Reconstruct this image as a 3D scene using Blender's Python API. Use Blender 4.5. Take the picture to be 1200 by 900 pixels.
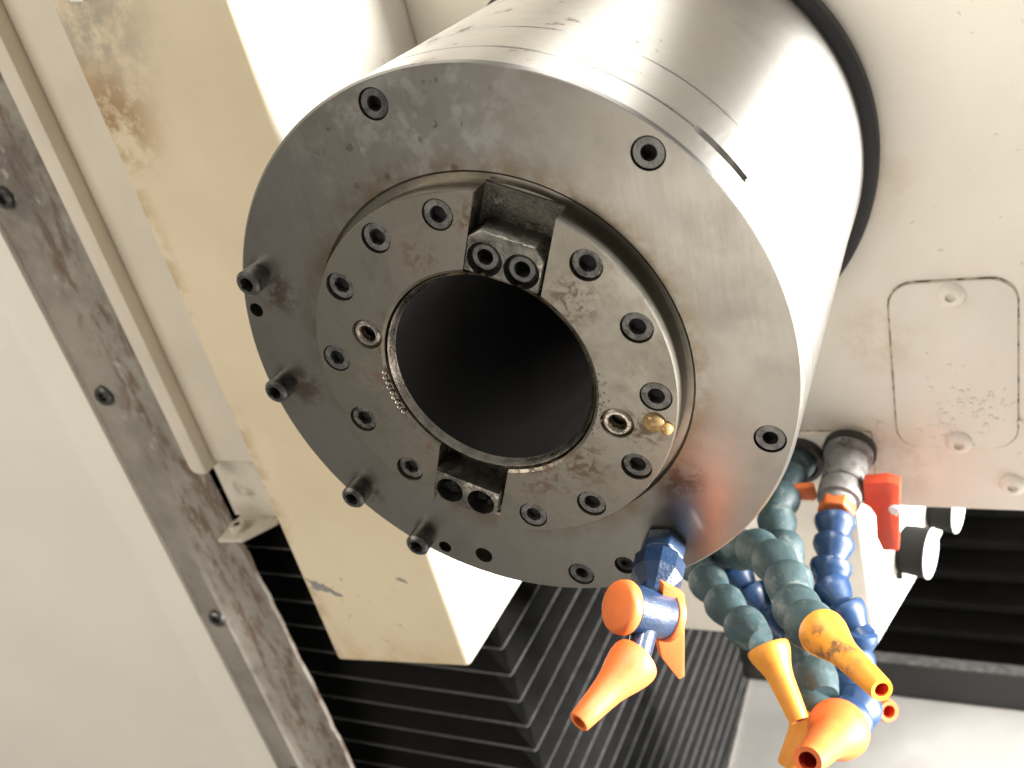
import bpy, bmesh, math, random
from mathutils import Vector, Matrix, Quaternion

for o in list(bpy.data.objects):
    bpy.data.objects.remove(o)
scene = bpy.context.scene
COL = scene.collection
random.seed(7)
RAD = math.radians

# Machine frame used for all measures below: x to the right, y DOWN, z INTO the machine along
# the spindle axis, in metres, origin at the centre of the spindle flange's front face.
def W(x, y, z):
    return Vector((x, z, -y))

# ------------------------------------------------------------------ camera, world, lamps, exposure
cd = bpy.data.cameras.new("camera")
cam = bpy.data.objects.new("camera", cd)
COL.objects.link(cam)
right, down, fwd = W(.89869, .23762, .36863), W(-.01288, .85445, -.51938), W(-.43839, .46201, .77095)
rot = Matrix((right, -down, -fwd)).transposed().to_4x4()
cam.matrix_world = Matrix.Translation(W(.14919, -.14517, -.25596)) @ rot
cd.sensor_width = 36.0
cd.lens = 34.49
cd.clip_start = .01
cd.clip_end = 60
cd.dof.use_dof = True
cd.dof.focus_distance = .325
cd.dof.aperture_fstop = 15.0
scene.camera = cam
scene.render.resolution_x, scene.render.resolution_y = 1024, 768

world = bpy.data.worlds.new("World")
scene.world = world
world.use_nodes = True
bg = world.node_tree.nodes["Background"]
bg.inputs[0].default_value = (1.0, .95, .88, 1)
bg.inputs[1].default_value = .18

def lamp(name, pos, target, sx, sy, power, col):
    l = bpy.data.lights.new(name, 'AREA')
    l.shape = 'RECTANGLE'
    l.size, l.size_y = sx, sy
    l.energy = power
    l.color = col
    o = bpy.data.objects.new(name, l)
    COL.objects.link(o)
    o.location = W(*pos)
    o.rotation_euler = (W(*target) - W(*pos)).to_track_quat('-Z', 'Y').to_euler()
    return o
# daylight through the open door on the right, a ceiling tube, added fill lamps low in front and at left
lamp("door_daylight", (1.9, -.02, .33), (0, .05, .1), .15, 1.8, 280, (1.0, .98, .95))
lamp("ceiling_tube_lamp", (.62, -1.9, .40), (0, 0, .1), .10, 1.1, 60, (1.0, .97, .92))
lamp("front_fill_lamp", (-.10, .75, -2.0), (0, .05, .1), 1.3, .9, 9, (1.0, .93, .83))
lamp("left_fill_lamp", (-.75, -.6, -.9), (-.25, .1, .1), .8, .5, 6.4, (1.0, .92, .80))

scene.view_settings.view_transform = 'Standard'
scene.view_settings.look = 'None'
scene.view_settings.exposure = 0.42
scene.view_settings.gamma = 1.0
scene.view_settings.use_curve_mapping = False

# ------------------------------------------------------------------ materials
class NT:
    def __init__(s, name):
        m = bpy.data.materials.new(name)
        m.use_nodes = True
        s.m, s.t = m, m.node_tree
        s.b = s.t.nodes["Principled BSDF"]
        s.pos = s.t.nodes.new("ShaderNodeNewGeometry").outputs["Position"]
    def link(s, a, b):
        if hasattr(a, "is_linked") or hasattr(a, "links"):
            s.t.links.new(a, b)
        else:
            b.default_value = a
    def noise(s, scale, detail=4, rough=.55, vec=None, dist=0):
        n = s.t.nodes.new("ShaderNodeTexNoise")
        n.inputs["Scale"].default_value = scale
        n.inputs["Detail"].default_value = detail
        n.inputs["Roughness"].default_value = rough
        n.inputs["Distortion"].default_value = dist
        s.t.links.new(vec or s.pos, n.inputs["Vector"])
        return n.outputs["Fac"]
    def voro(s, scale, vec=None):
        n = s.t.nodes.new("ShaderNodeTexVoronoi")
        n.inputs["Scale"].default_value = scale
        s.t.links.new(vec or s.pos, n.inputs["Vector"])
        return n.outputs["Distance"]
    def stretch(s, sc, rotv=(0, 0, 0)):
        n = s.t.nodes.new("ShaderNodeMapping")
        n.inputs["Scale"].default_value = sc
        n.inputs["Rotation"].default_value = rotv
        s.t.links.new(s.pos, n.inputs["Vector"])
        return n.outputs["Vector"]
    def rng(s, v, a, b, c=0., d=1.):
        n = s.t.nodes.new("ShaderNodeMapRange")
        n.interpolation_type = 'SMOOTHSTEP'
        s.link(v, n.inputs[0])
        for i, q in enumerate((a, b, c, d)):
            n.inputs[i + 1].default_value = q
        return n.outputs[0]
    def op(s, o, a, b=0.):
        n = s.t.nodes.new("ShaderNodeMath")
        n.operation = o
        s.link(a, n.inputs[0]); s.link(b, n.inputs[1])
        return n.outputs[0]
    def near(s, p, r0, r1):
        n = s.t.nodes.new("ShaderNodeVectorMath")
        n.operation = 'DISTANCE'
        s.t.links.new(s.pos, n.inputs[0])
        n.inputs[1].default_value = W(*p)
        return s.rng(n.outputs["Value"], r1, r0)
    def axis_r(s):          # distance from the spindle axis
        n = s.t.nodes.new("ShaderNodeSeparateXYZ")
        s.t.links.new(s.pos, n.inputs[0])
        a = s.op('POWER', s.op('ABSOLUTE', n.outputs[0]), 2.)
        b = s.op('POWER', s.op('ABSOLUTE', n.outputs[2]), 2.)
        return s.op('SQRT', s.op('ADD', a, b))
    def xyz(s):
        n = s.t.nodes.new("ShaderNodeSeparateXYZ")
        s.t.links.new(s.pos, n.inputs[0])
        return n.outputs
    def mix(s, f, a, b):
        n = s.t.nodes.new("ShaderNodeMix")
        n.data_type = 'RGBA'
        s.link(f, n.inputs[0])
        for v, i in ((a, 6), (b, 7)):
            if isinstance(v, tuple):
                n.inputs[i].default_value = (*v, 1)
            else:
                s.t.links.new(v, n.inputs[i])
        return n.outputs[2]
    def bump(s, h, strength=.3, dist=.001, normal=None):
        n = s.t.nodes.new("ShaderNodeBump")
        n.inputs["Strength"].default_value = strength
        n.inputs["Distance"].default_value = dist
        s.t.links.new(h, n.inputs["Height"])
        if normal is not None:
            s.t.links.new(normal, n.inputs["Normal"])
        s.t.links.new(n.outputs[0], s.b.inputs["Normal"])
        return n.outputs[0]
    def set(s, col=None, rough=None, metal=None, **k):
        if col is not None:
            if isinstance(col, tuple):
                s.b.inputs["Base Color"].default_value = (*col, 1)
            else:
                s.t.links.new(col, s.b.inputs["Base Color"])
        if rough is not None: s.link(rough, s.b.inputs["Roughness"])
        if metal is not None: s.link(metal, s.b.inputs["Metallic"])
        for n, v in k.items():
            s.link(v, s.b.inputs[n.replace("_", " ")])
        return s.m

M = {}
def mk_flange():
    n = NT("ground_steel_flange")
    st = n.stretch((900, 60, 60), (0, .25, 0))
    fine = n.noise(1.0, 3, .6, st)
    big = n.noise(28, 6, .62)
    mid = n.noise(130, 5, .65)
    col = n.mix(n.rng(big, .35, .68), (.285, .270, .240), (.248, .234, .206))
    # coolant marks in the upper part, freckles, oily brown near the bore
    up = n.near((-.005, -.085, 0), .015, .062)
    wet = n.op('MULTIPLY', up, n.rng(n.noise(75, 6, .7), .47, .60))
    col = n.mix(n.op('MULTIPLY', wet, .55), col, (.36, .35, .33))
    fre = n.op('MULTIPLY', n.rng(n.voro(150), .30, .14), n.op('MULTIPLY', up, n.rng(mid, .5, .62)))
    col = n.mix(n.op('MULTIPLY', fre, .9), col, (.10, .092, .08))
    pat = n.op('MULTIPLY', n.rng(n.noise(40, 5, .6), .48, .72), .30)
    col = n.mix(pat, col, (.140, .130, .113))
    inner = n.op('MULTIPLY', n.rng(n.axis_r(), .079, .066), n.rng(n.noise(60, 5, .7), .36, .62))
    col = n.mix(n.op('MULTIPLY', inner, .75), col, (.16, .115, .065))
    for p, r in (((-.079, -.031, 0), .012), ((-.084, .008, 0), .012), ((-.070, .056, 0), .008), ((.056, .046, 0), .012)):
        k = n.op('MULTIPLY', n.near(p, r * .2, r), n.rng(n.noise(160, 5, .7), .42, .56))
        col = n.mix(n.op('MULTIPLY', k, .7), col, (.10, .062, .04))
    ro = n.op('ADD', n.rng(big, .25, .75, .30, .36), n.op('MULTIPLY', n.rng(fine, .3, .7), .025))
    ro = n.op('ADD', ro, n.op('MULTIPLY', wet, .05))
    n.bump(n.op('ADD', n.op('MULTIPLY', fine, .2), mid), .06, .0005)
    return n.set(col, ro, 1.0)
def mk_barrel():
    n = NT("ground_steel_barrel")
    y = n.stretch((30, 1500, 30))
    fine = n.noise(1.0, 3, .6, y)
    big = n.noise(22, 5, .62)
    col = n.mix(n.rng(big, .4, .7), (.40, .39, .37), (.31, .30, .283))
    sp = n.op('MULTIPLY', n.rng(n.noise(85, 5, .7), .60, .66), n.near((.02, -.1, .06), .02, .10))
    col = n.mix(sp, col, (.14, .12, .095))
    ro = n.op('ADD', n.rng(big, .3, .7, .33, .40), n.op('MULTIPLY', n.rng(fine, .3, .7), .03))
    n.bump(fine, .025, .0004)
    tv = n.t.nodes.new("ShaderNodeCombineXYZ")
    tv.inputs[1].default_value = 1.0
    n.t.links.new(tv.outputs[0], n.b.inputs["Tangent"])
    n.b.inputs["Anisotropic"].default_value = .9
    return n.set(col, ro, 1.0)
def mk_nose():
    n = NT("stained_spindle_nose_steel")
    big = n.noise(45, 6, .65)
    mid = n.noise(170, 6, .7)
    col = n.mix(n.rng(big, .35, .65), (.275, .256, .216), (.228, .211, .177))
    col = n.mix(n.op('MULTIPLY', n.rng(mid, .52, .64), .22), col, (.14, .122, .09))
    rust = None
    for p, r in (((.010, .041, -.009), .018), ((.026, .034, -.009), .016), ((.036, -.026, -.009), .012), ((.008, -.056, -.009), .010), ((-.040, .0, -.009), .013), ((-.030, .03, -.009), .014), ((.050, .020, -.009), .012), ((-.012, -.045, -.009), .012)):
        k = n.near(p, r * .15, r)
        rust = k if rust is None else n.op('MAXIMUM', rust, k)
    rk = n.op('MULTIPLY', rust, n.rng(n.noise(230, 6, .75, dist=.6), .46, .58))
    col = n.mix(n.op('MULTIPLY', rk, .80), col, (.095, .052, .026))
    lip = n.op('MULTIPLY', n.rng(n.axis_r(), .043, .037), n.rng(n.noise(260, 5, .7), .5, .62))
    col = n.mix(n.op('MULTIPLY', lip, .5), col, (.15, .085, .04))
    n.bump(n.op('ADD', mid, n.noise(500, 3, .6)), .06, .0005)
    return n.set(col, n.op('ADD', n.rng(big, .3, .7, .30, .43), n.op('MULTIPLY', rk, .25)), n.op('SUBTRACT', 1.0, n.op('MULTIPLY', rk, .7)))
def mk_simple(name, col, rough, metal=0., nscale=120, var=.25, bump=.12, bd=.0006, dirt=None, dirt_at=(.5, .62), **k):
    n = NT(name)
    a = n.noise(nscale, 5, .6)
    c = n.mix(n.rng(a, .3, .7), tuple(x * (1 - var) for x in col), col)
    if dirt:
        c = n.mix(n.op('MULTIPLY', n.rng(n.noise(nscale * .7, 6, .72), *dirt_at), .8), c, dirt)
    n.bump(n.noise(nscale * 4, 4, .6), bump, bd)
    return n.set(c, n.rng(a, .3, .7, rough * .85, min(1, rough * 1.15)), metal, **k)
def mk_tan():
    n = NT("yellowed_cream_paint")
    big = n.noise(14, 5, .6)
    col = n.mix(n.rng(big, .32, .7), (.72, .615, .44), (.66, .555, .385))
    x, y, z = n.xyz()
    col = n.mix(n.rng(x, -.1112, -.1088), col, (.80, .765, .69))      # daylight glare painted into the side face as a whiter colour
    # grime and brown runs at the upper left, brown lower edge and left edge, small dark chips
    g = n.near((-.185, -.128, .069), .004, .05)
    d = n.noise(70, 7, .72)
    col = n.mix(n.op('MULTIPLY', n.op('MULTIPLY', g, n.rng(d, .34, .62)), .75), col, (.29, .265, .22))
    b = n.op('MULTIPLY', n.near((-.193, -.088, .069), .004, .035), n.rng(n.noise(60, 6, .7), .40, .56))
    col = n.mix(n.op('MULTIPLY', b, .85), col, (.30, .17, .07))
    e = n.op('MULTIPLY', n.rng(x, -.188, -.2), n.rng(n.noise(40, 6, .7), .45, .6))
    col = n.mix(n.op('MULTIPLY', e, .6), col, (.36, .22, .09))
    lo = n.op('MULTIPLY', n.rng(z, -.205, -.236), n.rng(n.noise(45, 6, .7), .38, .66))
    col = n.mix(n.op('MULTIPLY', lo, .55), col, (.50, .30, .12))
    ch = n.op('MULTIPLY', n.near((-.155, .195, .069), .01, .055), n.rng(n.noise(210, 5, .75), .635, .66))
    col = n.mix(ch, col, (.09, .085, .08))
    sc = n.op('MULTIPLY', n.rng(n.noise(1., 4, .6, n.stretch((160, 160, 45), (0, .5, 0))), .70, .73), .6)
    col = n.mix(sc, col, (.38, .29, .18))
    n.bump(n.noise(260, 4, .6), .10, .0008)
    return n.set(col, .42)
def mk_wall():
    n = NT("cream_machine_paint")
    big = n.noise(11, 5, .6)
    col = n.mix(n.rng(big, .32, .68), (.84, .795, .705), (.79, .74, .645))
    for p, r in (((.075, .17, .196), .040), ((.105, .178, .196), .035), ((.10, .10, .196), .03), ((.10, .02, .196), .03)):
        k = n.op('MULTIPLY', n.near(p, r * .2, r), n.rng(n.noise(55, 6, .7), .38, .62))
        col = n.mix(n.op('MULTIPLY', k, .38), col, (.55, .41, .25))
    sp = n.rng(n.noise(210, 5, .75), .69, .72)
    col = n.mix(n.op('MULTIPLY', sp, .55), col, (.30, .24, .16))
    n.bump(n.op('ADD', n.noise(90, 4, .6), n.op('MULTIPLY', n.noise(380, 3, .6), .4)), .22, .0012)
    return n.set(col, .40)
def mk_rail():
    n = NT("rusty_grey_rail")
    x, y, z = n.xyz()
    big = n.noise(22, 6, .65)
    col = n.mix(n.rng(big, .35, .68), (.325, .300, .260), (.225, .205, .175))
    right_side = n.rng(n.op('ADD', x, n.op('MULTIPLY', n.noise(30, 4, .6), .03)), -.332, -.318)
    st = n.stretch((120, 120, 30))
    r = n.op('MULTIPLY', right_side, n.rng(n.noise(1., 7, .72, st), .47, .60))
    col = n.mix(n.op('MULTIPLY', r, .85), col, (.125, .075, .045))
    up = n.op('MULTIPLY', n.rng(z, -.05, .06), n.rng(n.noise(26, 6, .7), .40, .6))
    col = n.mix(n.op('MULTIPLY', up, .7), col, (.105, .085, .072))
    bl = n.rng(n.noise(1., 5, .7, n.stretch((110, 110, 60))), .62, .68)
    col = n.mix(n.op('MULTIPLY', bl, .6), col, (.46, .44, .40))
    n.bump(n.noise(140, 6, .7), .5, .0015)
    return n.set(col, .58, .15)
def mk_bellows():
    n = NT("black_rubber_bellows")
    a = n.noise(60, 5, .65)
    col = n.mix(n.rng(a, .3, .7), (.004, .004, .0039), (.007, .0069, .0067))
    d = n.rng(n.noise(420, 4, .7), .70, .74)
    col = n.mix(n.op('MULTIPLY', d, .3), col, (.10, .095, .09))
    n.bump(n.noise(900, 3, .6), .15, .0004)
    return n.set(col, .55, Specular_IOR_Level=.05)
def mk_nozzle_dirty():
    n = NT("yellow_plastic_with_black_grease")
    a = n.noise(160, 6, .72)
    m = n.op('MULTIPLY', n.near((.101, .120, -.002), .006, .022), n.rng(a, .44, .58))
    col = n.mix(n.op('MULTIPLY', m, .85), (.70, .285, .026), (.08, .05, .032))
    n.bump(n.noise(500, 3, .6), .1, .0004)
    return n.set(col, .38)

M['flange'] = mk_flange()
M['barrel'] = mk_barrel()
M['nose'] = mk_nose()
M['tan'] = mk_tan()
M['wall'] = mk_wall()
M['rail'] = mk_rail()
M['bellows'] = mk_bellows()
M['bellows_edge'] = mk_simple("worn_bellows_edge", (.10, .098, .094), .55, 0, 200, .5)
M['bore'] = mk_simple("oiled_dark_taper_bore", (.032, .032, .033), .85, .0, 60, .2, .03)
M['lip'] = mk_simple("worn_bright_bore_lip", (.62, .57, .49), .28, 1., 160, .5, .25, .0008)
M['oxide'] = mk_simple("black_oxide_screw", (.17, .168, .163), .32, .85, 300, .5, .2, .0004)
M['oxide_grey'] = mk_simple("grey_oxide_screw", (.21, .205, .195), .42, .85, 260, .55, .35, .0006, (.05, .045, .04))
M['keysteel'] = mk_simple("worn_dark_key_steel", (.20, .19, .165), .36, .9, 200, .5, .35, .0006, (.48, .44, .36), (.54, .66))
M['grime'] = mk_simple("oily_black_grime", (.020, .019, .018), .22, 0, 350, .6, .9, .0015)
M['slotfloor'] = mk_simple("oily_slot_floor", (.105, .097, .078), .42, .6, 220, .55, .5, .0008, (.20, .18, .13), (.58, .7))
M['recess'] = mk_simple("shaded_socket_recess", (.010, .0095, .009), .9, 0, 300, .4, .3, .0004)  # matte black painted in for the shade inside screw sockets
M['gasket'] = mk_simple("black_rubber_ring", (.028, .028, .030), .62, 0, 300, .4, .3)
M['seal'] = mk_simple("brown_rusty_seam", (.30, .21, .14), .8, 0, 260, .6, .6, .001, (.66, .58, .47), (.44, .54))
M['cream'] = mk_simple("pale_cream_sheet_metal", (.66, .60, .50), .42, 0, 26, .08, .08)
M['creamdirty'] = mk_simple("soiled_cream_bracket", (.62, .57, .48), .45, 0, 70, .12, .2, .0008, (.27, .22, .16), (.56, .70))
M['panel'] = mk_simple("pale_enclosure_paint", (.80, .765, .68), .50, 0, 7, .04, .08, .001)
M['white'] = mk_simple("white_gauge_face", (.85, .85, .83), .35, 0, 60, .03, .02)
M['blackplastic'] = mk_simple("charcoal_gauge_shell", (.010, .010, .0098), .75, 0, 150, .25, Specular_IOR_Level=.1)
M['brass'] = mk_simple("brass_stem", (.50, .38, .16), .35, 1., 200, .3)
M['floor'] = mk_simple("grey_sheet_cover", (.37, .36, .34), .38, .0, 40, .08, .08)
M['darkplate'] = mk_simple("dark_grey_cover_plate", (.030, .030, .031), .42, 0, 120, .25, .15, .0006, (.12, .12, .115), (.66, .72))
M['bright'] = mk_simple("bare_edge_metal", (.55, .53, .50), .35, 1., 200, .3)
M['teal'] = mk_simple("aged_teal_hose_plastic", (.026, .056, .062), .58, 0, 180, .35, .3, .0006, (.12, .14, .135), (.52, .68))
M['blue'] = mk_simple("blue_hose_plastic", (.009, .040, .115), .42, 0, 150, .25, .15, .0005, (.03, .07, .14), (.55, .7), Coat_Weight=.2)
M['bluevalve'] = mk_simple("dark_blue_valve_plastic", (.008, .026, .066), .36, 0, 240, .25, .35, .0006, Coat_Weight=.3)
M['orange'] = mk_simple("orange_plastic", (.62, .14, .026), .54, 0, 120, .10, .12, .0004, (.50, .13, .03), (.54, .70), Subsurface_Weight=.12, Subsurface_Radius=(.004, .0015, .0006))
M['yellow'] = mk_simple("amber_plastic", (.68, .265, .025), .52, 0, 120, .10, .12, .0004, (.40, .17, .03), (.56, .68), Subsurface_Weight=.12, Subsurface_Radius=(.004, .002, .0006))
M['yellowdirty'] = mk_nozzle_dirty()
M['redbore'] = mk_simple("red_orange_bore", (.55, .06, .02), .45, 0, 200, .2)
M['red'] = mk_simple("red_valve_lever", (.72, .075, .03), .38, 0, 120, .12, .1, .0005, Subsurface_Weight=.05, Subsurface_Radius=(.003, .001, .0005))
M['greyvalve'] = mk_simple("grey_cast_valve", (.27, .26, .25), .48, .35, 160, .35, .35, .0008, (.09, .075, .06), (.56, .64))
M['rubberdark'] = mk_simple("dark_threaded_socket", (.045, .038, .032), .5, .3, 300, .5, .5, .001)
M['greychip'] = mk_simple("bare_grey_primer", (.28, .275, .265), .6, 0, 200, .2)
M['whitepatch'] = mk_simple("dried_white_sealant", (.78, .77, .73), .6, 0, 90, .1, .3)
def mk_drop():
    n = NT("amber_oil_drop")
    n.set((.80, .55, .24), .06, 0., IOR=1.45)
    n.b.inputs["Transmission Weight"].default_value = .75
    return n.m
M['drop'] = mk_drop()

# ------------------------------------------------------------------ mesh helpers
class MB:
    """collects faces given in the machine frame (x right, y down, z into the machine)"""
    def __init__(s):
        s.v, s.f = [], []
    def add(s, vs, fs):
        o = len(s.v)
        s.v += [W(*p) for p in vs]
        s.f += [tuple(i + o for i in f) for f in fs]
        return s
    def box(s, x0, x1, y0, y1, z0, z1):
        vs = [(x, y, z) for z in (z0, z1) for y in (y0, y1) for x in (x0, x1)]
        return s.add(vs, [(0, 2, 3, 1), (4, 5, 7, 6), (0, 1, 5, 4), (2, 6, 7, 3), (0, 4, 6, 2), (1, 3, 7, 5)])
    def prism(s, poly, frame, h0, h1):
        """poly of (a, b) in the frame (o, A, B, N), extruded from h0 to h1 along N"""
        o, A, B, N = [Vector(q) for q in frame]
        n = len(poly)
        vs = [o + A * a + B * b + N * h for h in (h0, h1) for a, b in poly]
        fs = [tuple(range(n))[::-1], tuple(range(n, 2 * n))]
        fs += [(i, (i + 1) % n, n + (i + 1) % n, n + i) for i in range(n)]
        return s.add([tuple(p) for p in vs], fs)
    def lathe(s, prof, org=(0, 0, 0), axis=(0, 0, 1), seg=32, hexi=(), cap0=False, cap1=False, a0=0., a1=360.):
        """prof: (t, r) along axis; rings whose index is in hexi become hexagons"""
        ax = Vector(axis).normalized()
        ref = Vector((1, 0, 0)) if abs(ax.x) < .9 else Vector((0, 1, 0))
        e1 = (ref - ax * ref.dot(ax)).normalized()
        e2 = ax.cross(e1)
        full = abs(a1 - a0) > 359.9
        nn = seg if full else seg + 1
        vs = []
        for i, (t, r) in enumerate(prof):
            for k in range(nn):
                a = RAD(a0 + (a1 - a0) * k / seg)
                rr = r
                if i in hexi:
                    m = (math.degrees(a) + 30) % 60 - 30
                    rr = r / math.cos(RAD(m))
                vs.append(tuple(Vector(org) + ax * t + e1 * rr * math.cos(a) + e2 * rr * math.sin(a)))
        fs = []
        for i in range(len(prof) - 1):
            for k in range(seg):
                k2 = (k + 1) % nn
                fs.append((i * nn + k, i * nn + k2, (i + 1) * nn + k2, (i + 1) * nn + k))
        if cap0: fs.append(tuple(range(nn))[::-1])
        if cap1: fs.append(tuple(range((len(prof) - 1) * nn, len(prof) * nn)))
        return s.add(vs, fs)
    def mesh(s, name, mat, off=None, smooth=35, bevel=0, bseg=2, fix=True):
        me = bpy.data.meshes.new(name)
        off = off or Vector()
        me.from_pydata([p - off for p in s.v], [], s.f)
        bm = bmesh.new(); bm.from_mesh(me)
        if fix:
            bmesh.ops.remove_doubles(bm, verts=bm.verts, dist=1e-6)
            bmesh.ops.recalc_face_normals(bm, faces=bm.faces)
        if bevel:
            es = [e for e in bm.edges if len(e.link_faces) == 2 and e.calc_face_angle(0) > RAD(25)]
            bmesh.ops.bevel(bm, geom=es, offset=bevel, segments=bseg, profile=.5, affect='EDGES', clamp_overlap=True)
        bm.to_mesh(me); bm.free()
        if smooth:
            for p in me.polygons: p.use_smooth = True
            me.set_sharp_from_angle(angle=RAD(smooth))
        me.materials.append(M[mat])
        return me
    def build(s, name, mat, parent=None, **k):
        off = Vector(parent["_base"]) if parent else Vector()
        o = bpy.data.objects.new(name, s.mesh(name, mat, off, **k))
        COL.objects.link(o)
        if parent:
            o.parent = parent
            o["_base"] = parent["_base"]
        else:
            o["_base"] = (0, 0, 0)
        return o

def thing(name, label, cat, base, group=None, kind=None):
    e = bpy.data.objects.new(name, None)
    COL.objects.link(e)
    e.empty_display_size = .01
    e.location = W(*base)
    e["_base"] = tuple(e.location)
    e["label"] = label
    e["category"] = cat
    if group: e["group"] = group
    if kind: e["kind"] = kind
    return e

def inst(name, me, parent, pos, axis=(0, 0, 1), roll=0., scale=1.):
    """object sharing mesh data; the mesh was built about the origin with its axis along machine +z"""
    o = bpy.data.objects.new(name, me)
    COL.objects.link(o)
    o.parent = parent
    o.location = W(*pos) - Vector(parent["_base"])
    q = W(0, 0, 1).rotation_difference(W(*axis).normalized())
    o.rotation_mode = 'QUATERNION'
    o.rotation_quaternion = q @ Quaternion(W(0, 0, 1), roll)
    o.scale = (scale,) * 3
    o["_base"] = parent["_base"]
    return o

def carve(o, cutter_mb):
    c = bpy.data.objects.new("cutter", cutter_mb.mesh("cutter", 'bore', Vector(o["_base"]), smooth=0))
    COL.objects.link(c)
    c.parent = o.parent
    if not o.parent:
        c.location = o.location
    md = o.modifiers.new("cut", 'BOOLEAN')
    md.object = c; md.operation = 'DIFFERENCE'; md.solver = 'EXACT'
    bpy.context.view_layer.update()
    dg = bpy.context.evaluated_depsgraph_get()
    me = bpy.data.meshes.new_from_object(o.evaluated_get(dg))
    o.modifiers.clear()
    o.data = me
    while len(me.materials) > 1: me.materials.pop()
    for p in me.polygons:
        p.use_smooth = True
        p.material_index = 0
    me.set_sharp_from_angle(angle=RAD(30))
    bpy.data.objects.remove(c)

def pol(r, deg, z=0.):
    return (r * math.cos(RAD(deg)), r * math.sin(RAD(deg)), z)

# shared screw meshes, head top at z = 0, body towards +z
def socket_mesh(name, mat, r, h, sock, depth, edge=.0005, seg=28):
    m = MB()
    m.lathe([(depth, 0.00001), (depth, sock * .96), (.0004, sock), (0, sock * 1.12), (0, r - edge), (edge, r), (h, r)],
            seg=seg, hexi=(1, 2))
    me = m.mesh(name, mat, smooth=28)
    me.materials.append(M['recess'])
    for p in me.polygons:
        c_ = p.center
        if math.hypot(c_.x, c_.z) < sock * 1.02 and c_.y > .0003: p.material_index = 1
    return me
def button_mesh(name, mat, r, h, sock, depth):
    m = MB()
    pr = [(h * .55, 0.00001), (h * .55, sock * .95), (h * .06, sock), (h * .04, sock * 1.15)]
    for k in range(1, 7):
        a = k / 6 * math.pi / 2
        pr.append((h * (1 - math.cos(a)) * .9 + h * .05, sock * 1.15 + (r - sock * 1.15) * math.sin(a)))
    pr.append((h + depth, r))
    m.lathe(pr, seg=28, hexi=(1, 2))
    return m.mesh(name, mat, smooth=40)
ME_flush = socket_mesh("flush_screw", 'oxide', .0050, .0040, .0022, .0034)
ME_cap = socket_mesh("cap_screw", 'oxide', .0048, .0080, .0024, .0042, .0010)
ME_face = socket_mesh("face_screw", 'oxide_grey', .0052, .0045, .0025, .0024)
ME_key = socket_mesh("key_screw", 'oxide', .0050, .0060, .0024, .0050, .0009)
ME_button = button_mesh("button_screw", 'wall', .0064, .0042, .0022, .0008)

# ================================================================== THE SETTING (enclosure round the head)
# floor cover of the machine base, to the lower right
def struct(o, kind="structure"):
    o["kind"] = kind
    return o
fl = MB().box(-.035, .95, .492, .497, -.75, .330).build("machine_floor", 'floor', bevel=.001)
struct(fl)
ed = MB().box(-.0375, -.0352, .4905, .4985, -.75, .330).build("floor_edge", 'bright', fl)
# pale side wall of the enclosure on the left; its returned edge beside the rail
sw = MB()
prof = [(-.90, -.012), (-.404, .1220), (-.398, .1196), (-.393, .1182), (-.387, .1190), (-.380, .1203), (-.369, .1212), (-.369, .130), (-.405, .133), (-.90, 0)]
sw.prism(prof, ((0, 0, 0), (1, 0, 0), (0, 0, 1), (0, 1, 0)), -.75, .95)
struct(sw.build("enclosure_wall", 'panel', smooth=50))
# dark pit wall far behind the bellows
struct(MB().box(-.6, 1.0, -.2, 1.2, .80, .81).build("pit_wall", 'darkplate'))

# ------------------------------------------------------------------ rusty vertical rail, left
rail = thing("guide_rail", "rusty grey vertical rail with dark bolts beside the pale left wall", "rail", (-.34, .9, .13))
m = MB()
ys = [-.6 + .012 * i for i in range(126)]
rows = []
rr = random.Random(3)
for y in ys:
    j = rr.uniform(-.0007, .0007) if y > .13 else 0
    rows.append([(-.3705, y, .1245), (-.345, y, .1215), (-.341, y, .1235), (-.315, y, .1265), (-.3035 + (y - .2) * .03 + j, y, .1275 + j * .5), (-.3015 + (y - .2) * .03 + j * 1.6, y, .1290)])
n = len(rows[0])
m.add([p for r_ in rows for p in r_], [(i * n + k, i * n + k + 1, (i + 1) * n + k + 1, (i + 1) * n + k) for i in range(len(rows) - 1) for k in range(n - 1)])
m.build("rail_face", 'rail', rail, smooth=25)
me = socket_mesh("rail_bolt", 'oxide', .0068, .008, .0032, .005, .001)
for y in (-.047, .085, .273, .44):
    inst("rail_bolt", me, rail, (-.351, y, .1185))

# ------------------------------------------------------------------ folded cream cover strip and its bracket
strip = thing("cover_strip", "folded cream sheet metal strip running down behind the yellowed casting", "cover strip", (-.26, .127, .115))
m = MB()
def rounded_end(x0, x1, y0, y1, r):
    p = [(x0, y0), (x1, y0), (x1, y1)]
    for k in range(0, 7):
        a = math.pi / 2 + k / 6 * math.pi / 2
        p.append((x0 + r + r * math.cos(a), y1 - r + r * math.sin(a)))
    return p
FR = ((0, 0, 0), (1, 0, 0), (0, 1, 0), (0, 0, 1))
m.prism(rounded_end(-.283, -.2715, -.6, .128, .005), FR, .0995, .112)
m.build("flange_lip", 'cream', strip, bevel=.0012)
MB().box(-.2713, -.175, -.6, .1245, .109, .113).build("main_face", 'cream', strip, bevel=.0008)
br = thing("mounting_bracket", "small soiled cream angle bracket with a painted bolt under the cover strip", "bracket", (-.26, .172, .115))
MB().box(-.283, -.235, .125, .172, .1165, .119).build("plate", 'creamdirty', br, bevel=.0005)
m = MB()
m.prism([(-.279, .0925), (-.2613, .094), (-.2470, .1125), (-.2470, .1185), (-.279, .1185)], ((0, 0, 0), (1, 0, 0), (0, 0, 1), (0, 1, 0)), .172, .1745)
m.build("foot", 'creamdirty', br, bevel=.0004)
me = socket_mesh("bracket_bolt", 'creamdirty', .0055, .0045, .0022, .002, .0008)
inst("bolt", me, br, (-.2700, .1678, .1035), (0, 1, 0))

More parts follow.
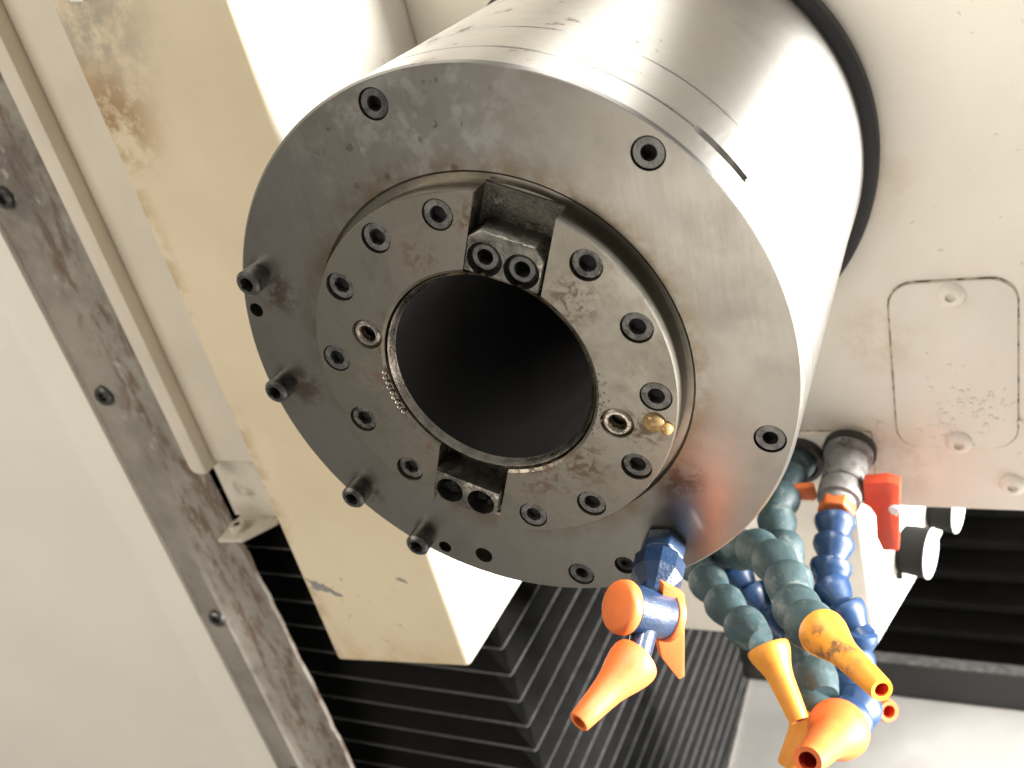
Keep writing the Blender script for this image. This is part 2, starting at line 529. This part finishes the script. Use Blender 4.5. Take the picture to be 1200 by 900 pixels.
# ------------------------------------------------------------------ bellows under the casting, one part per pleat
bel = thing("bellows", "black pleated bellows with a square corner hanging below the yellowed casting", "bellows", (-.25, .75, .2))
P, D, X1, Z0, ZB, XL, CH = .0246, .0135, -.143, .150, .78, -.46, .010
rr = random.Random(11)
for k in range(-7, 20):
    y = .302 + P * k
    w1, w2 = rr.uniform(-.0012, .0012), rr.uniform(-.0012, .0012)
    yv = y + P * .5 + w1
    yn = y + P
    def ridge(yy):
        return [(XL, yy, Z0), (X1 - .03, yy, Z0), (X1 - .001, yy, Z0), (X1, yy, Z0 + .001), (X1 + .0015, yy, Z0 + .03), (X1 + .05 * (ZB - Z0), yy, ZB)]
    def valley(yy):
        return [(XL, yy, Z0 + D), (X1 - .034, yy, Z0 + D), (X1 - D - CH, yy - .003, Z0 + D - .001), (X1 - D + .001, yy - .003, Z0 + D + CH), (X1 - D + .0017, yy, Z0 + .034), (X1 - D + .05 * (ZB - Z0), yy, ZB)]
    a, b, c = ridge(y), valley(yv), ridge(yn)
    n = len(a)
    m = MB()
    m.add(a + b + c, [(j * n + i, j * n + i + 1, (j + 1) * n + i + 1, (j + 1) * n + i) for j in range(2) for i in range(n - 1)])
    pl = m.build("pleat", 'bellows', bel, smooth=20)
    m = MB()
    s = .0005
    pa = [(XL, Z0 - .0006), (X1 - .001, Z0 - .0006), (X1 + .0006, Z0 + .001), (X1 + .0006 + .05 * (ZB - Z0), ZB)]
    pb = [(XL, Z0 + .001), (X1 - .0017, Z0 + .001), (X1 - .001, Z0 + .0017), (X1 - .001 + .05 * (ZB - Z0), ZB)]
    vs = [(x, y + d, z) for d in (-s, s) for x, z in pa + pb]
    fs = []
    for i in range(3):
        fs += [(i, i + 1, 8 + i + 1, 8 + i), (i, 4 + i, 5 + i, i + 1), (8 + i, 8 + i + 1, 13 + i, 12 + i)]
    m.add(vs, fs)
    m.build("pleat_edge", 'bellows_edge', pl, smooth=0)

# bellows at the back right, flat pleats, with a cover plate below
bb = thing("bellows", "dark horizontal pleats behind the gauges at the right", "bellows", (.4, .45, .34))
for k in range(9):
    y = .195 + .029 * k
    m = MB()
    m.add([(-.04, y, .330), (.95, y, .330), (.95, y + .004, .330), (-.04, y + .004, .330), (-.04, y + .016, .3415), (.95, y + .016, .3415), (.95, y + .029, .330), (-.04, y + .029, .330)],
          [(0, 1, 2, 3), (3, 2, 5, 4), (4, 5, 6, 7)])
    m.build("pleat", 'bellows', bb, smooth=0)
cp = thing("cover_plate", "flat dark plate with a bright top edge between back bellows and grey floor", "plate", (.4, .49, .33))
MB().box(-.04, .95, .4565, .4915, .322, .345).build("plate", 'darkplate', cp, bevel=.001)
MB().box(-.04, .95, .4545, .4563, .321, .338).build("top_edge", 'bellows_edge', cp)

# ================================================================== THE HEAD
# yellowed casting, left
cast = thing("head_casting", "long yellowed cream casting with chipped paint, left of the round spindle", "casting", (-.155, .235, .13))
m = MB()
vs = [(-.1985, -.6, .069), (-.1086, -.6, .069), (-.1086, .2305, .069), (-.2010, .2395, .069),
      (-.1985, -.6, .2), (-.1086, -.6, .2), (-.1086, .2405, .2), (-.2010, .2480, .2)]
m.add(vs, [(0, 3, 2, 1), (4, 5, 6, 7), (0, 1, 5, 4), (3, 7, 6, 2), (0, 4, 7, 3), (1, 2, 6, 5)])
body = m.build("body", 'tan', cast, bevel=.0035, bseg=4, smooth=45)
chip = [(-.1975, .1745), (-.1945, .1768), (-.1915, .1762), (-.1893, .1785), (-.1868, .1775), (-.1850, .1800), (-.1826, .1806), (-.1803, .1832), (-.1772, .1840), (-.1760, .1858), (-.1790, .1862), (-.1822, .1852), (-.1838, .1832), (-.1868, .1838), (-.1898, .1826), (-.1924, .1832), (-.1950, .1812), (-.1948, .1788)]
MB().prism(chip, FR, .0687, .0692).build("paint_chip", 'greychip', cast, smooth=0)
chip2 = [(-.1360, .1690), (-.1335, .1682), (-.1305, .1694), (-.1290, .1716), (-.1312, .1708), (-.1338, .1700)]
MB().prism(chip2, FR, .0687, .0692).build("paint_chip", 'greychip', cast, smooth=0)
patch = [(-.192, -.150), (-.165, -.150), (-.166, -.1405), (-.171, -.1372), (-.176, -.1380), (-.181, -.1352), (-.187, -.1362), (-.191, -.141)]
MB().prism(patch, FR, .0684, .0692).build("sealant_patch", 'whitepatch', cast, smooth=0)

# cream front panel of the headstock, right
hp = thing("headstock", "large blistered cream headstock face behind the steel spindle barrel", "headstock", (.2, .207, .206))
MB().box(-.1085, .42, -.60, .2065, .196, .222).build("sheet", 'wall', hp, bevel=.0012)
def rrect(x0, x1, y0, y1, r, n=6):
    p = []
    for cx, cy, a0 in ((x1 - r, y0 + r, -90), (x1 - r, y1 - r, 0), (x0 + r, y1 - r, 90), (x0 + r, y0 + r, 180)):
        for k in range(n + 1):
            a = RAD(a0 + 90 * k / n)
            p.append((cx + r * math.cos(a), cy + r * math.sin(a)))
    return p
cv = MB().prism(rrect(.1056, .1608, .0730, .1665, .0115), FR, .1944, .1970).build("access_cover", 'wall', hp, bevel=.0006)
MB().prism(rrect(.1048, .1616, .0721, .1671, .0122), FR, .1956, .1968).build("seam", 'seal', hp, smooth=0)
inst("button_screw", ME_button, cv, (.1329, .0795, .1906))
inst("button_screw", ME_button, cv, (.1345, .1630, .1906))
inst("button_screw", ME_button, hp, (.1585, .1895, .1922))
inst("button_screw", ME_button, hp, (.235, .10, .1922))
# welded-on port plate for the hose fittings
m = MB().prism(rrect(.028, .0925, .158, .1955, .002), FR, .1945, .197)
m.build("port_plate", 'wall', hp, bevel=.0005)
MB().prism(rrect(.0272, .0933, .1572, .1963, .002), FR, .1957, .1968).build("seam", 'seal', hp, smooth=0)
# paint blisters
m = MB()
rr = random.Random(5)
def blister(x, y, z, r):
    n, k = 8, 3
    vs = [(x, y, z - r * .28)]
    fs = []
    for j in range(1, k + 1):
        a = j / k * math.pi / 2
        for i in range(n):
            t = 2 * math.pi * i / n + j
            q = r * math.sin(a) * (1 + .22 * math.sin(3 * t + x * 900))
            vs.append((x + q * math.cos(t), y + q * math.sin(t), z - r * .28 * math.cos(a) + (.0002 if j == k else 0)))
    for i in range(n): fs.append((0, 1 + i, 1 + (i + 1) % n))
    for j in range(k - 1):
        for i in range(n):
            fs.append((1 + j * n + i, 1 + (j + 1) * n + i, 1 + (j + 1) * n + (i + 1) % n, 1 + j * n + (i + 1) % n))
    m.add(vs, fs)
for i in range(46):
    blister(.134 + rr.gauss(0, .010), .142 + rr.gauss(0, .010), .1944, rr.uniform(.0007, .0019))
for i in range(16):
    blister(rr.uniform(.108, .158), rr.uniform(.118, .163), .1944, rr.uniform(.0006, .0016))
for i in range(120):
    x = .19 - abs(rr.gauss(0, .035)); y = rr.uniform(-.14, .20)
    if math.hypot(x, y) > .115 and not (.102 < x < .164 and .069 < y < .169):
        blister(x, y, .196, rr.choice((.0004, .0006, .0008, .0011)) * rr.uniform(.8, 1.3))
b = m.build("paint_blisters", 'wall', hp, smooth=60)
b["kind"] = "stuff"

# lower block below the panel
lb = thing("headstock_block", "cream block with a sunlit white side below the hose ports", "block", (.03, .317, .25))
m = MB()
vs = [(-.036, .2067, .2), (.0818, .2067, .2), (.0855, .3165, .2), (-.036, .3185, .2),
      (-.036, .2067, .31), (.1150, .2067, .31), (.1190, .3165, .31), (-.036, .3185, .31)]
m.add(vs, [(0, 3, 2, 1), (4, 5, 6, 7), (0, 1, 5, 4), (3, 7, 6, 2), (0, 4, 7, 3), (1, 2, 6, 5)])
m.build("body", 'wall', lb, bevel=.0018, bseg=3)
inst("screw_hole", socket_mesh("screw_hole", 'rubberdark', .0022, .002, .0012, .001), lb, (.0975, .292, .2355), (-.3, 0, 1))

# ------------------------------------------------------------------ spindle housing
sp = thing("spindle_housing", "big round brushed steel spindle housing with a bolted front flange", "spindle", (0, 0, .196))
m = MB()
m.lathe([(.0120, .070), (.0120, .0990), (.0004, .0993), (.0010, .1), (.0150, .1), (.0153, .0997), (.0154, .0985), (.0162, .0985), (.0163, .0997), (.0166, .1000), (.0392, .1000), (.0395, .0997), (.0396, .0988), (.0402, .0988), (.0403, .0997), (.0406, .1), (.120, .1), (.150, .1), (.187, .1006), (.197, .1006)], seg=160)
barrel = m.build("barrel", 'barrel', sp, smooth=20)
c = MB()
for k in range(10):
    a0, a1 = RAD(-41.6 + 12.1 * k / 10), RAD(-41.6 + 12.1 * (k + 1) / 10)
n = 14
vs, fs = [], []
for k in range(n + 1):
    a = RAD(-41.6 + 12.1 * k / n)
    for r_, z_ in ((.094, .0135), (.103, .0135), (.103, .0182), (.094, .0182)):
        vs.append((r_ * math.cos(a), r_ * math.sin(a), z_))
for k in range(n):
    for i in range(4):
        fs.append((k * 4 + i, k * 4 + (i + 1) % 4, (k + 1) * 4 + (i + 1) % 4, (k + 1) * 4 + i))
fs += [(0, 3, 2, 1), (n * 4, n * 4 + 1, n * 4 + 2, n * 4 + 3)]
slot = MB().add(vs, fs)
m = MB()
m.lathe([(.0119, .0668), (.0006, .0668), (0, .0676), (0, .0990), (.0003, .0993), (.0119, .0989), (.0119, .0668)], seg=160)
flange = m.build("flange", 'flange', sp, smooth=25)
cut = MB()
FL = [pol(.0922, a) for a in (-100.4, -45.2, 18.7, 83.5)]
for p in FL:
    cut.lathe([(-.001, .00514), (.0045, .00514)], p, (0, 0, 1), 28, cap0=True, cap1=True)
HOLES = [(pol(.0948, -164.8), .0028), (pol(.0945, 118.8), .0027), (pol(.0905, 108.7), .0036), (pol(.0905, 71.4), .0040)]
for p, r_ in HOLES:
    cut.lathe([(-.001, r_), (.009, r_)], p, (0, 0, 1), 24, cap0=True, cap1=True)
carve(flange, cut)
carve(barrel, slot)
for i, p in enumerate(FL):
    inst("flush_screw", ME_flush, flange, (p[0], p[1], .0006), roll=i * .7)
for i, (r_, a) in enumerate(((.0925, -155.5), (.0915, 176.2), (.0930, 143.8), (.0935, 124.5))):
    p = pol(r_, a)
    inst("cap_screw", ME_cap, flange, (p[0], p[1], -.0078), roll=i * .4)
ME_plug = socket_mesh("plug_screw", 'grime', .0038, .003, .0017, .002)
inst("plug_screw", ME_plug, flange, (HOLES[3][0][0], HOLES[3][0][1], .0010))
m = MB()
m.lathe([(.1865, .0995), (.1862, .1045), (.1870, .1062), (.1885, .1067), (.1945, .1067), (.1962, .106), (.1962, .0995)], seg=128)
m.build("rear_seal_ring", 'gasket', sp, smooth=40)
# dark labyrinth behind the gap between flange and nose
MB().lathe([(.0022, .0600), (.0022, .0669)], seg=96).build("gap_seal", 'nose', sp, smooth=0)

# ------------------------------------------------------------------ spindle nose
nose = thing("spindle_nose", "stained steel spindle nose ring with dark taper bore and two drive keys", "spindle nose", (0, 0, .004))
m = MB()
m.lathe([(.010, .0643), (-.0086, .0643), (-.009, .0639), (-.009, .0388), (-.0084, .0378), (-.0040, .0374), (.010, .0374), (.010, .0643)], seg=144)
ring = m.build("ring", 'nose', nose, smooth=25)
KA = (-66.2, 113.2)
cut = MB()
FA = (-90.5, -115.6, -141.4, -171.2, 163., 137.7, 87.2, 62.7, 37.5, 8.2, -16.2, -40.6)
for a in FA:
    cut.lathe([(-.012, .00527), (-.0050, .00527)], pol(.0572, a), (0, 0, 1), 26, cap0=True, cap1=True)
for r_, a in ((.0442, -156.6), (.0457, 23.2)):
    cut.lathe([(-.012, .0062), (-.0074, .0054), (-.004, .0054)], pol(r_, a), (0, 0, 1), 26, cap0=True, cap1=True)
carve(ring, cut)
cut = MB()
for a in KA:
    u, v = Vector(pol(1, a)), Vector(pol(1, a + 90))
    cut.prism([(.025, -.0131), (.080, -.0131), (.080, .0131), (.025, .0131)], ((0, 0, 0), u, v, (0, 0, 1)), -.02, .0002)
carve(ring, cut)
for i, a in enumerate(FA):
    p = pol(.0572, a)
    inst("face_screw", ME_face, ring, (p[0], p[1], -.0086 + .0005 * ((i * 7) % 3)), roll=i * .9)
# bright-rimmed ports
mp = MB()
mp.lathe([(.003, .0028), (.0002, .0029), (-.0004, .0034), (-.0004, .0042), (.0008, .0053), (.003, .0053)], seg=26)
ME_port = mp.mesh("port_bush", 'lip', smooth=40)
for r_, a in ((.0442, -156.6), (.0457, 23.2)):
    p = pol(r_, a)
    inst("port_bush", ME_port, ring, (p[0], p[1], -.0086))
# worn lip and taper bore
m = MB()
rr = random.Random(9)
m.lathe([(.004, .0373), (-.0072, .0373), (-.0080, .0368), (-.0072, .0362), (-.0060, .0357), (-.0052, .0352)], seg=120)
m.build("bore_lip", 'lip', nose, smooth=30)
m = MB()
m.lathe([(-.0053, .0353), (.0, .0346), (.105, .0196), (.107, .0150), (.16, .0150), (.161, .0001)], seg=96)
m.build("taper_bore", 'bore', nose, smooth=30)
# raised burrs at the left of the lip
m = MB()
for i in range(9):
    a = 158 + i * 4.2
    a = 184 - 3.0 * i
    p = pol(.0389 + .0004 * (i % 2), a)
    m.lathe([(-.0013, .0001), (-.0010, .0007), (-.0004, .0011), (.0004, .0012)], (p[0], p[1], -.0089), (0, 0, 1), 8)
b = m.build("burrs", 'lip', nose, smooth=60)
b["kind"] = "stuff"
m = MB()
for i in range(26):
    p = pol(.0385 + abs(rr.gauss(0, .0016)), rr.gauss(14, 10))
    m.lathe([(-.0006, .0001), (-.0004, .0003), (.0004, .0005)], (p[0], p[1], -.0089), (0, 0, 1), 6)
b = m.build("burrs", 'lip', nose, smooth=60)
b["kind"] = "stuff"
# drive keys
for a, u0, u1, us in ((KA[0], .0377, .0525, .0434), (KA[1], .0448, .0572, .0517)):
    u, v = Vector(pol(1, a)), Vector(pol(1, a + 90))
    fr = ((0, 0, 0), u, v, (0, 0, 1))
    cf, hw = .0032, .0124
    m = MB().prism([(u0, -hw), (u1 - cf, -hw), (u1, -hw + cf), (u1, hw - cf), (u1 - cf, hw), (u0, hw)], fr, -.0106 if a < 0 else -.0122, .0000)
    key = m.build("drive_key", 'keysteel', nose, bevel=.0005, smooth=30)
    cut = MB()
    for s in (-1, 1):
        q = u * us + v * (.0061 * s)
        cut.lathe([(-.02, .0058 if a < 0 else .0052), (-.0030, .0058 if a < 0 else .0052)], tuple(q), (0, 0, 1), 28, cap0=True, cap1=True)
    carve(key, cut)
    for s in (-1, 1):
        q = u * (us + .0006) + v * (.0061 * s)
        inst("key_screw", ME_key, key, (q[0], q[1], -.0100 if a < 0 else -.0036), roll=s)
    if a > 0:   # packed with oily swarf
        m = MB()
        rr = random.Random(21)
        for s in (-1, 1):
            for i in range(14):
                q = u * us + v * (.0061 * s) + u * rr.uniform(-.0038, .0038) + v * rr.uniform(-.0038, .0038)
                m.lathe([(-.0018, .0001), (-.0010, .0011), (.0008, .0016)], (q[0], q[1], -.0052 - rr.uniform(0, .002)), (rr.uniform(-.5, .5), rr.uniform(-.5, .5), 1), 7)
        b = m.build("swarf", 'grime', key, smooth=50)
        b["kind"] = "stuff"
# slot floors are oily
for a in KA:
    u, v = Vector(pol(1, a)), Vector(pol(1, a + 90))
    MB().prism([(.0378, -.0130), (.0634, -.0130), (.0634, .0130), (.0378, .0130)], ((0, 0, 0), u, v, (0, 0, 1)), -.0004, .001).build("slot_floor", 'slotfloor', nose, smooth=0)
# oil drop hanging on the nose
m = MB()
pr = []
for k in range(9):
    t = k / 8 * math.pi / 2
    pr.append((-.0024 * math.cos(t), .0001 + .0036 * math.sin(t)))
m.lathe(pr, (.0545, .0175, -.0089), (0, 0, 1), 20)
pr2 = [(-.0030 * math.cos(k / 6 * math.pi / 2), .0001 + .0022 * math.sin(k / 6 * math.pi / 2)) for k in range(7)]
m.lathe(pr2, (.0581, .0196, -.0088), (0, 0, 1), 16)
od = m.build("oil_drop", 'drop', smooth=70)
od["label"] = "glossy amber oil drop clinging to the right of the spindle nose"
od["category"] = "oil drop"

# ================================================================== COOLANT FITTINGS
def link_mesh(name, mat, style, seg):
    m = MB()
    if style == 'round':
        pr = [(-.0012, .0060), (0, .0082), (.0018, .0098), (.0050, .0107), (.0085, .0106), (.0120, .0098), (.0155, .0087), (.0185, .0078), (.0205, .0070)]
    else:
        pr = [(-.0008, .0050), (0, .0080), (.0008, .0090), (.0030, .0092), (.0050, .0086), (.0095, .0064), (.0115, .0058), (.0150, .0070)]
    m.lathe(pr, seg=seg, cap0=True, cap1=True)
    return m.mesh(name, mat, smooth=50 if style == 'round' else 24)
ME_teal = link_mesh("hose_link_teal", 'teal', 'round', 28)
ME_blue = link_mesh("hose_link_blue", 'blue', 'cone', 16)

def spline(pts, step):
    """Catmull-Rom through pts, resampled at a constant step; returns points and tangents"""
    P_ = [Vector(p) for p in pts]
    P_ = [P_[0] * 2 - P_[1]] + P_ + [P_[-1] * 2 - P_[-2]]
    fine = []
    for i in range(1, len(P_) - 2):
        a, b, c, d = P_[i - 1:i + 3]
        for k in range(40):
            t = k / 40
            fine.append(.5 * (2 * b + (c - a) * t + (2 * a - 5 * b + 4 * c - d) * t * t + (3 * b - a - 3 * c + d) * t ** 3))
    fine.append(P_[-2])
    out, acc = [fine[0]], 0.
    for p, q in zip(fine, fine[1:]):
        acc += (q - p).length
        if acc >= step:
            out.append(q); acc = 0.
    return out, fine[-1]

def nozzle(parent, base, tip, rb, mat, bore='redbore', name="nozzle", bell=False):
    b, t = Vector(base), Vector(tip)
    L = (t - b).length
    rt = rb * .46
    if bell:
        pr = [(.0, .84), (.02, .96), (.06, 1.0), (.15, .98), (.26, .88), (.38, .74), (.50, .63), (.62, .57), (.8, .50), (.985, .43), (1., .40)]
    else:
        pr = [(0, .86), (.012, .975), (.035, 1.), (.10, .97), (.18, .87), (.27, .74), (.36, .64), (.46, .58), (.75, .51), (.97, .455), (1., .425)]
    prof = [(L * q, rb * w) for q, w in pr] + [(L * .995, rb * .27), (L * .9, rb * .26)]
    ax = tuple((t - b).normalized())
    m = MB().lathe(prof, base, ax, 30, cap0=True)
    nz = m.build(name, mat, parent, smooth=40)
    MB().lathe([(L * .99, rb * .268), (L * .75, rb * .24), (L * .74, .0001)], base, ax, 18).build("nozzle_bore", bore, nz)
    return nz

H3P = [(.079, .1796, .138), (.079, .184, .124), (.0779, .1898, .112), (.0846, .1923, .102), (.0918, .1983, .094), (.0906, .2111, .085), (.0918, .2068, .068), (.0974, .2011, .050)]
N3P = [(.0919, .1926, .030), (.0869, .1656, -.010)]
H5P = [(0.0263, 0.177, 0.115), (0.0363, 0.1806, 0.105), (0.0464, 0.187, 0.095), (0.0551, 0.1946, 0.088), (0.0628, 0.2025, 0.086)]
def hose(label, pts, me, step, scale, nbase, ntip, nr, nmat, root_mat='rubberdark', group="segmented coolant hoses behind the spindle flange", socket=True):
    h = thing("coolant_hose", label, "coolant hose", pts[0], group)
    if socket:
        m = MB().lathe([(-.0015, .0135), (-.007, .0130), (-.0075, .0105), (-.0005, .0100)], pts[0], (0, 0, 1), 6 if root_mat != 'rubberdark' else 24)
        m.build("wall_socket", root_mat, h, smooth=30)
    ps, end = spline(list(pts) + [tuple(Vector(nbase) * 1.04 - Vector(ntip) * .04)], step)
    ps.append(end)
    for a, b in zip(ps, ps[1:]):
        d = b - a
        if d.length < step * .3: continue
        inst("hose_link", me, h, tuple(a), tuple(d), scale=scale)
    nozzle(h, nbase, ntip, nr, nmat)
    return h

hose("teal segmented hose ending in the grease-blackened amber nozzle",
     [(.012, .150, .196), (.0160, .166, .15), (.0314, .1690, .11), (.0535, .1466, .085), (.0703, .138, .062), (.0763, .137, .045), (.0821, .1337, .03), (.0895, .1270, .019)],
     ME_teal, .0180, .90, (.0925, .1225, .0135), (.1167, .1119, -.021), .0088, 'yellowdirty')
h1 = hose("long teal hose with a small orange tap at its port, passing behind the others",
     [(.0551, .1747, .196), (.0531, .1729, .17), (.0505, .1722, .14), (.0575, .1744, .12), (.0651, .183, .10), (.0743, .1896, .065), (.0807, .1881, .05), (.0845, .1890, .041)],
     ME_teal, .0180, .90, (.0815, .1935, .037), (.0714, .2096, .02), .0120, 'yellow')
m = MB().prism([(-.006, -.003), (.002, -.005), (.010, -.004), (.011, .003), (.009, .005), (0, .003)], ((.0575, .1725, .160), (.95, 0, .3), (0, 1, 0), (-.3, 0, .95)), -.002, .002)
m.build("tap_lever", 'orange', h1, bevel=.0005)
hose("blue segmented hose hanging from the grey ball valve to the largest nozzle at the bottom",
     [(.0785, .1758, .146)] + H3P,
     ME_blue, .0125, 1.08, N3P[0], N3P[1], .0124, 'orange', socket=False)
hose("blue hose half hidden behind the teal ones, ending in a small far nozzle",
     [(.004, .160, .196), (.010, .180, .15)] + H5P + [(.0700, .2300, .095), (.0873, .243, .095)],
     ME_blue, .0125, 1.0, (.0905, .2415, .0925), (.1057, .2304, .075), .0110, 'orange')
hose("teal hose emerging under the flange to the left amber nozzle",
     [(-.005, .150, .196), (.000, .172, .13)] + [(0.0157, 0.1674, 0.1), (0.0273, 0.1656, 0.085), (0.04, 0.1655, 0.068), (0.0544, 0.1658, 0.052)],
     ME_teal, .0170, .85, (0.0637, 0.1641, 0.043), (0.0785, 0.1799, 0.02), .0090, 'yellow')

# grey ball valve with the red lever
bv = thing("ball_valve", "grey ball valve with a red lever and orange nut on the cream panel", "valve", (.0818, .1672, .1945))
AX = Vector((.0785, .1758, .146)) - Vector((.0818, .1672, .1945))
axn = tuple(AX.normalized())
m = MB().lathe([(0, .0105), (.004, .0125), (.008, .0125), (.009, .0098), (.012, .0096), (.0125, .0108), (.027, .0108), (.0275, .0098), (.030, .0098), (.0305, .0110), (.038, .0108), (.0385, .0085), (.042, .0083)], (.0818, .1672, .1945), axn, 26, cap1=True)
m.build("valve_body", 'greyvalve', bv, smooth=25)
m = MB().lathe([(.0, .0135), (.004, .0138), (.0045, .011)], (.0818, .1672, .1945), axn, 24)
m.build("wall_flange", 'rubberdark', bv, smooth=30)
m = MB().lathe([(.0405, .0075), (.0408, .0092), (.0468, .0092), (.0475, .0078)], (.0818, .1672, .1945), axn, 6, cap0=True, cap1=True)
m.build("orange_nut", 'orange', bv, bevel=.0005)
m = MB().lathe([(0, .0055), (.012, .0050), (.0121, .0001)], (.0845, .1760, .1690), (1, .08, -.05), 18)
m.build("stem", 'rubberdark', bv, smooth=30)
red = [(.0912, .1656), (.1025, .1640), (.1084, .1660), (.1076, .1804), (.1056, .1812), (.1050, .1832), (.1056, .1852), (.1073, .1860), (.1058, .2081), (.0979, .2087), (.0955, .2004), (.0959, .1864), (.0934, .1811), (.0905, .1785)]
m = MB().prism(red, FR, .161, .169)
m.build("lever", 'red', bv, bevel=.0012)
MB().lathe([(-.001, .0001), (-.001, .0024), (.0003, .0030), (.002, .0030)], (.1052, .1812, .1608), (0, 0, 1), 18).build("lit_hole_dot", 'white', bv)  # white disc painted in for light showing through the lever's hole

# pressure gauges on the block's right side
def gauge(label, x0, x1, y, z, r):
    g = thing("pressure_gauge", label, "gauge", (x0, y, z), "pressure gauges under the cream panel")
    ax = (1, -.02, -.22)
    L = x1 - x0
    MB().lathe([(0, .0001), (0, r * .86), (L * .06, r * .95), (L * .5, r * .99), (L, r), (L, r * .93), (L * .98, r * .92)], (x0, y, z), ax, 40).build("shell", 'blackplastic', g, smooth=40)
    MB().lathe([(L * .985, .0001), (L * .985, r * .915)], (x0, y, z), ax, 40).build("dial", 'white', g)
    MB().lathe([(L * .9, r * .925), (L * 1.02, r * .90), (L * 1.03, r * .94), (L * 1.03, r * .99), (L * .98, r * 1.02)], (x0, y, z), ax, 40).build("bezel", 'white', g, smooth=40)
    MB().lathe([(-.006, .0045), (.001, .0045)], (x0, y, z), ax, 14).build("stem", 'brass', g)
    return g
gauge("nearer charcoal pressure gauge with a sunlit white face", .0975, .1155, .281, .25, .0155)
gauge("farther pressure gauge half hidden by the panel's lower edge", .112, .1300, .285, .30, .0155)

# ------------------------------------------------------------------ blue valve with orange nozzle on the flange
vv = thing("coolant_valve", "dark blue valve with orange cap and nozzle screwed into the flange's lower edge", "valve", (.0455, .0742, 0))
A0 = Vector((.0455, .0742, .0005))
VC = Vector((.0490, .0750, -.0325))
ad = (VC - A0).normalized()
m = MB().lathe([(0, .0070), (.001, .0081), (.0085, .0081), (.0095, .0070)], tuple(A0), tuple(ad), 6, cap0=True, cap1=True)
m.build("hex_nut", 'bluevalve', vv, bevel=.0007)
m = MB().lathe([(.009, .0060), (.0105, .0084), (.0118, .0091), (.0185, .0089), (.0215, .0068), (.024, .0048), (.028, .0046)], tuple(A0), tuple(ad), 10, cap0=True)
m.build("swivel", 'bluevalve', vv, smooth=24)
L0, R0_ = Vector((.0442, .0690, -.0385)), Vector((.0525, .0786, -.0302))
cxd = (R0_ - L0).normalized()
LL = (R0_ - L0).length
m = MB().lathe([(0, .0074), (.0004, .0080), (LL - .0006, .0080), (LL, .0076)], tuple(L0), tuple(cxd), 36, cap0=True, cap1=True)
m.build("valve_barrel", 'bluevalve', vv, smooth=35)
m = MB().lathe([(-.0045, .0001), (-.0045, .0072), (-.0040, .0081), (-.0030, .0086), (-.0010, .0088), (-.0002, .0084), (0.0, .0060)], tuple(L0), tuple(cxd), 40)
m.build("end_cap", 'orange', vv, smooth=40)
# lever on the far end: a flat paddle across the barrel
A_ = Vector((-.03, 1, .12)); A_ = (A_ - cxd * A_.dot(cxd)).normalized()
B_ = cxd.cross(A_)
o_ = R0_ + cxd * .0016
m = MB().lathe([(-.0018, .0082), (-.0012, .0086), (.0006, .0086), (.0010, .0080)], tuple(o_), tuple(cxd), 36, cap0=True, cap1=True)
lev = m.build("lever", 'orange', vv, smooth=35)
blade = [(0.0553, 0.064, -0.0314), (0.0597, 0.0727, -0.0264), (0.0536, 0.1106, -0.0264), (0.0518, 0.1111, -0.0278), (0.0491, 0.0973, -0.0318), (0.0494, 0.0899, -0.0326)]
ex = Vector((-.0022, 0, .0024))
m = MB().add(blade + [tuple(Vector(p) + ex) for p in blade], [(0, 1, 2, 3, 4, 5), (11, 10, 9, 8, 7, 6)] + [(k, (k + 1) % 6, 6 + (k + 1) % 6, 6 + k) for k in range(6)])
m.build("lever_blade", 'orange', lev, bevel=.0005)
NB = Vector((.0487, .0795, -.0490))
NTp = Vector((.0381, .0797, -.0765))
nd = (NTp - NB).normalized()
m = MB().lathe([(0, .0042), (.010, .0040), (.016, .0042)], tuple(VC + (NB - VC).normalized() * .006), tuple((NB - VC).normalized()), 18)
m.build("neck", 'bluevalve', vv, smooth=35)
nozzle(vv, tuple(NB), tuple(NTp), .0080, 'orange', 'orange', bell=True)

for o in bpy.data.objects:
    if "_base" in o: del o["_base"]
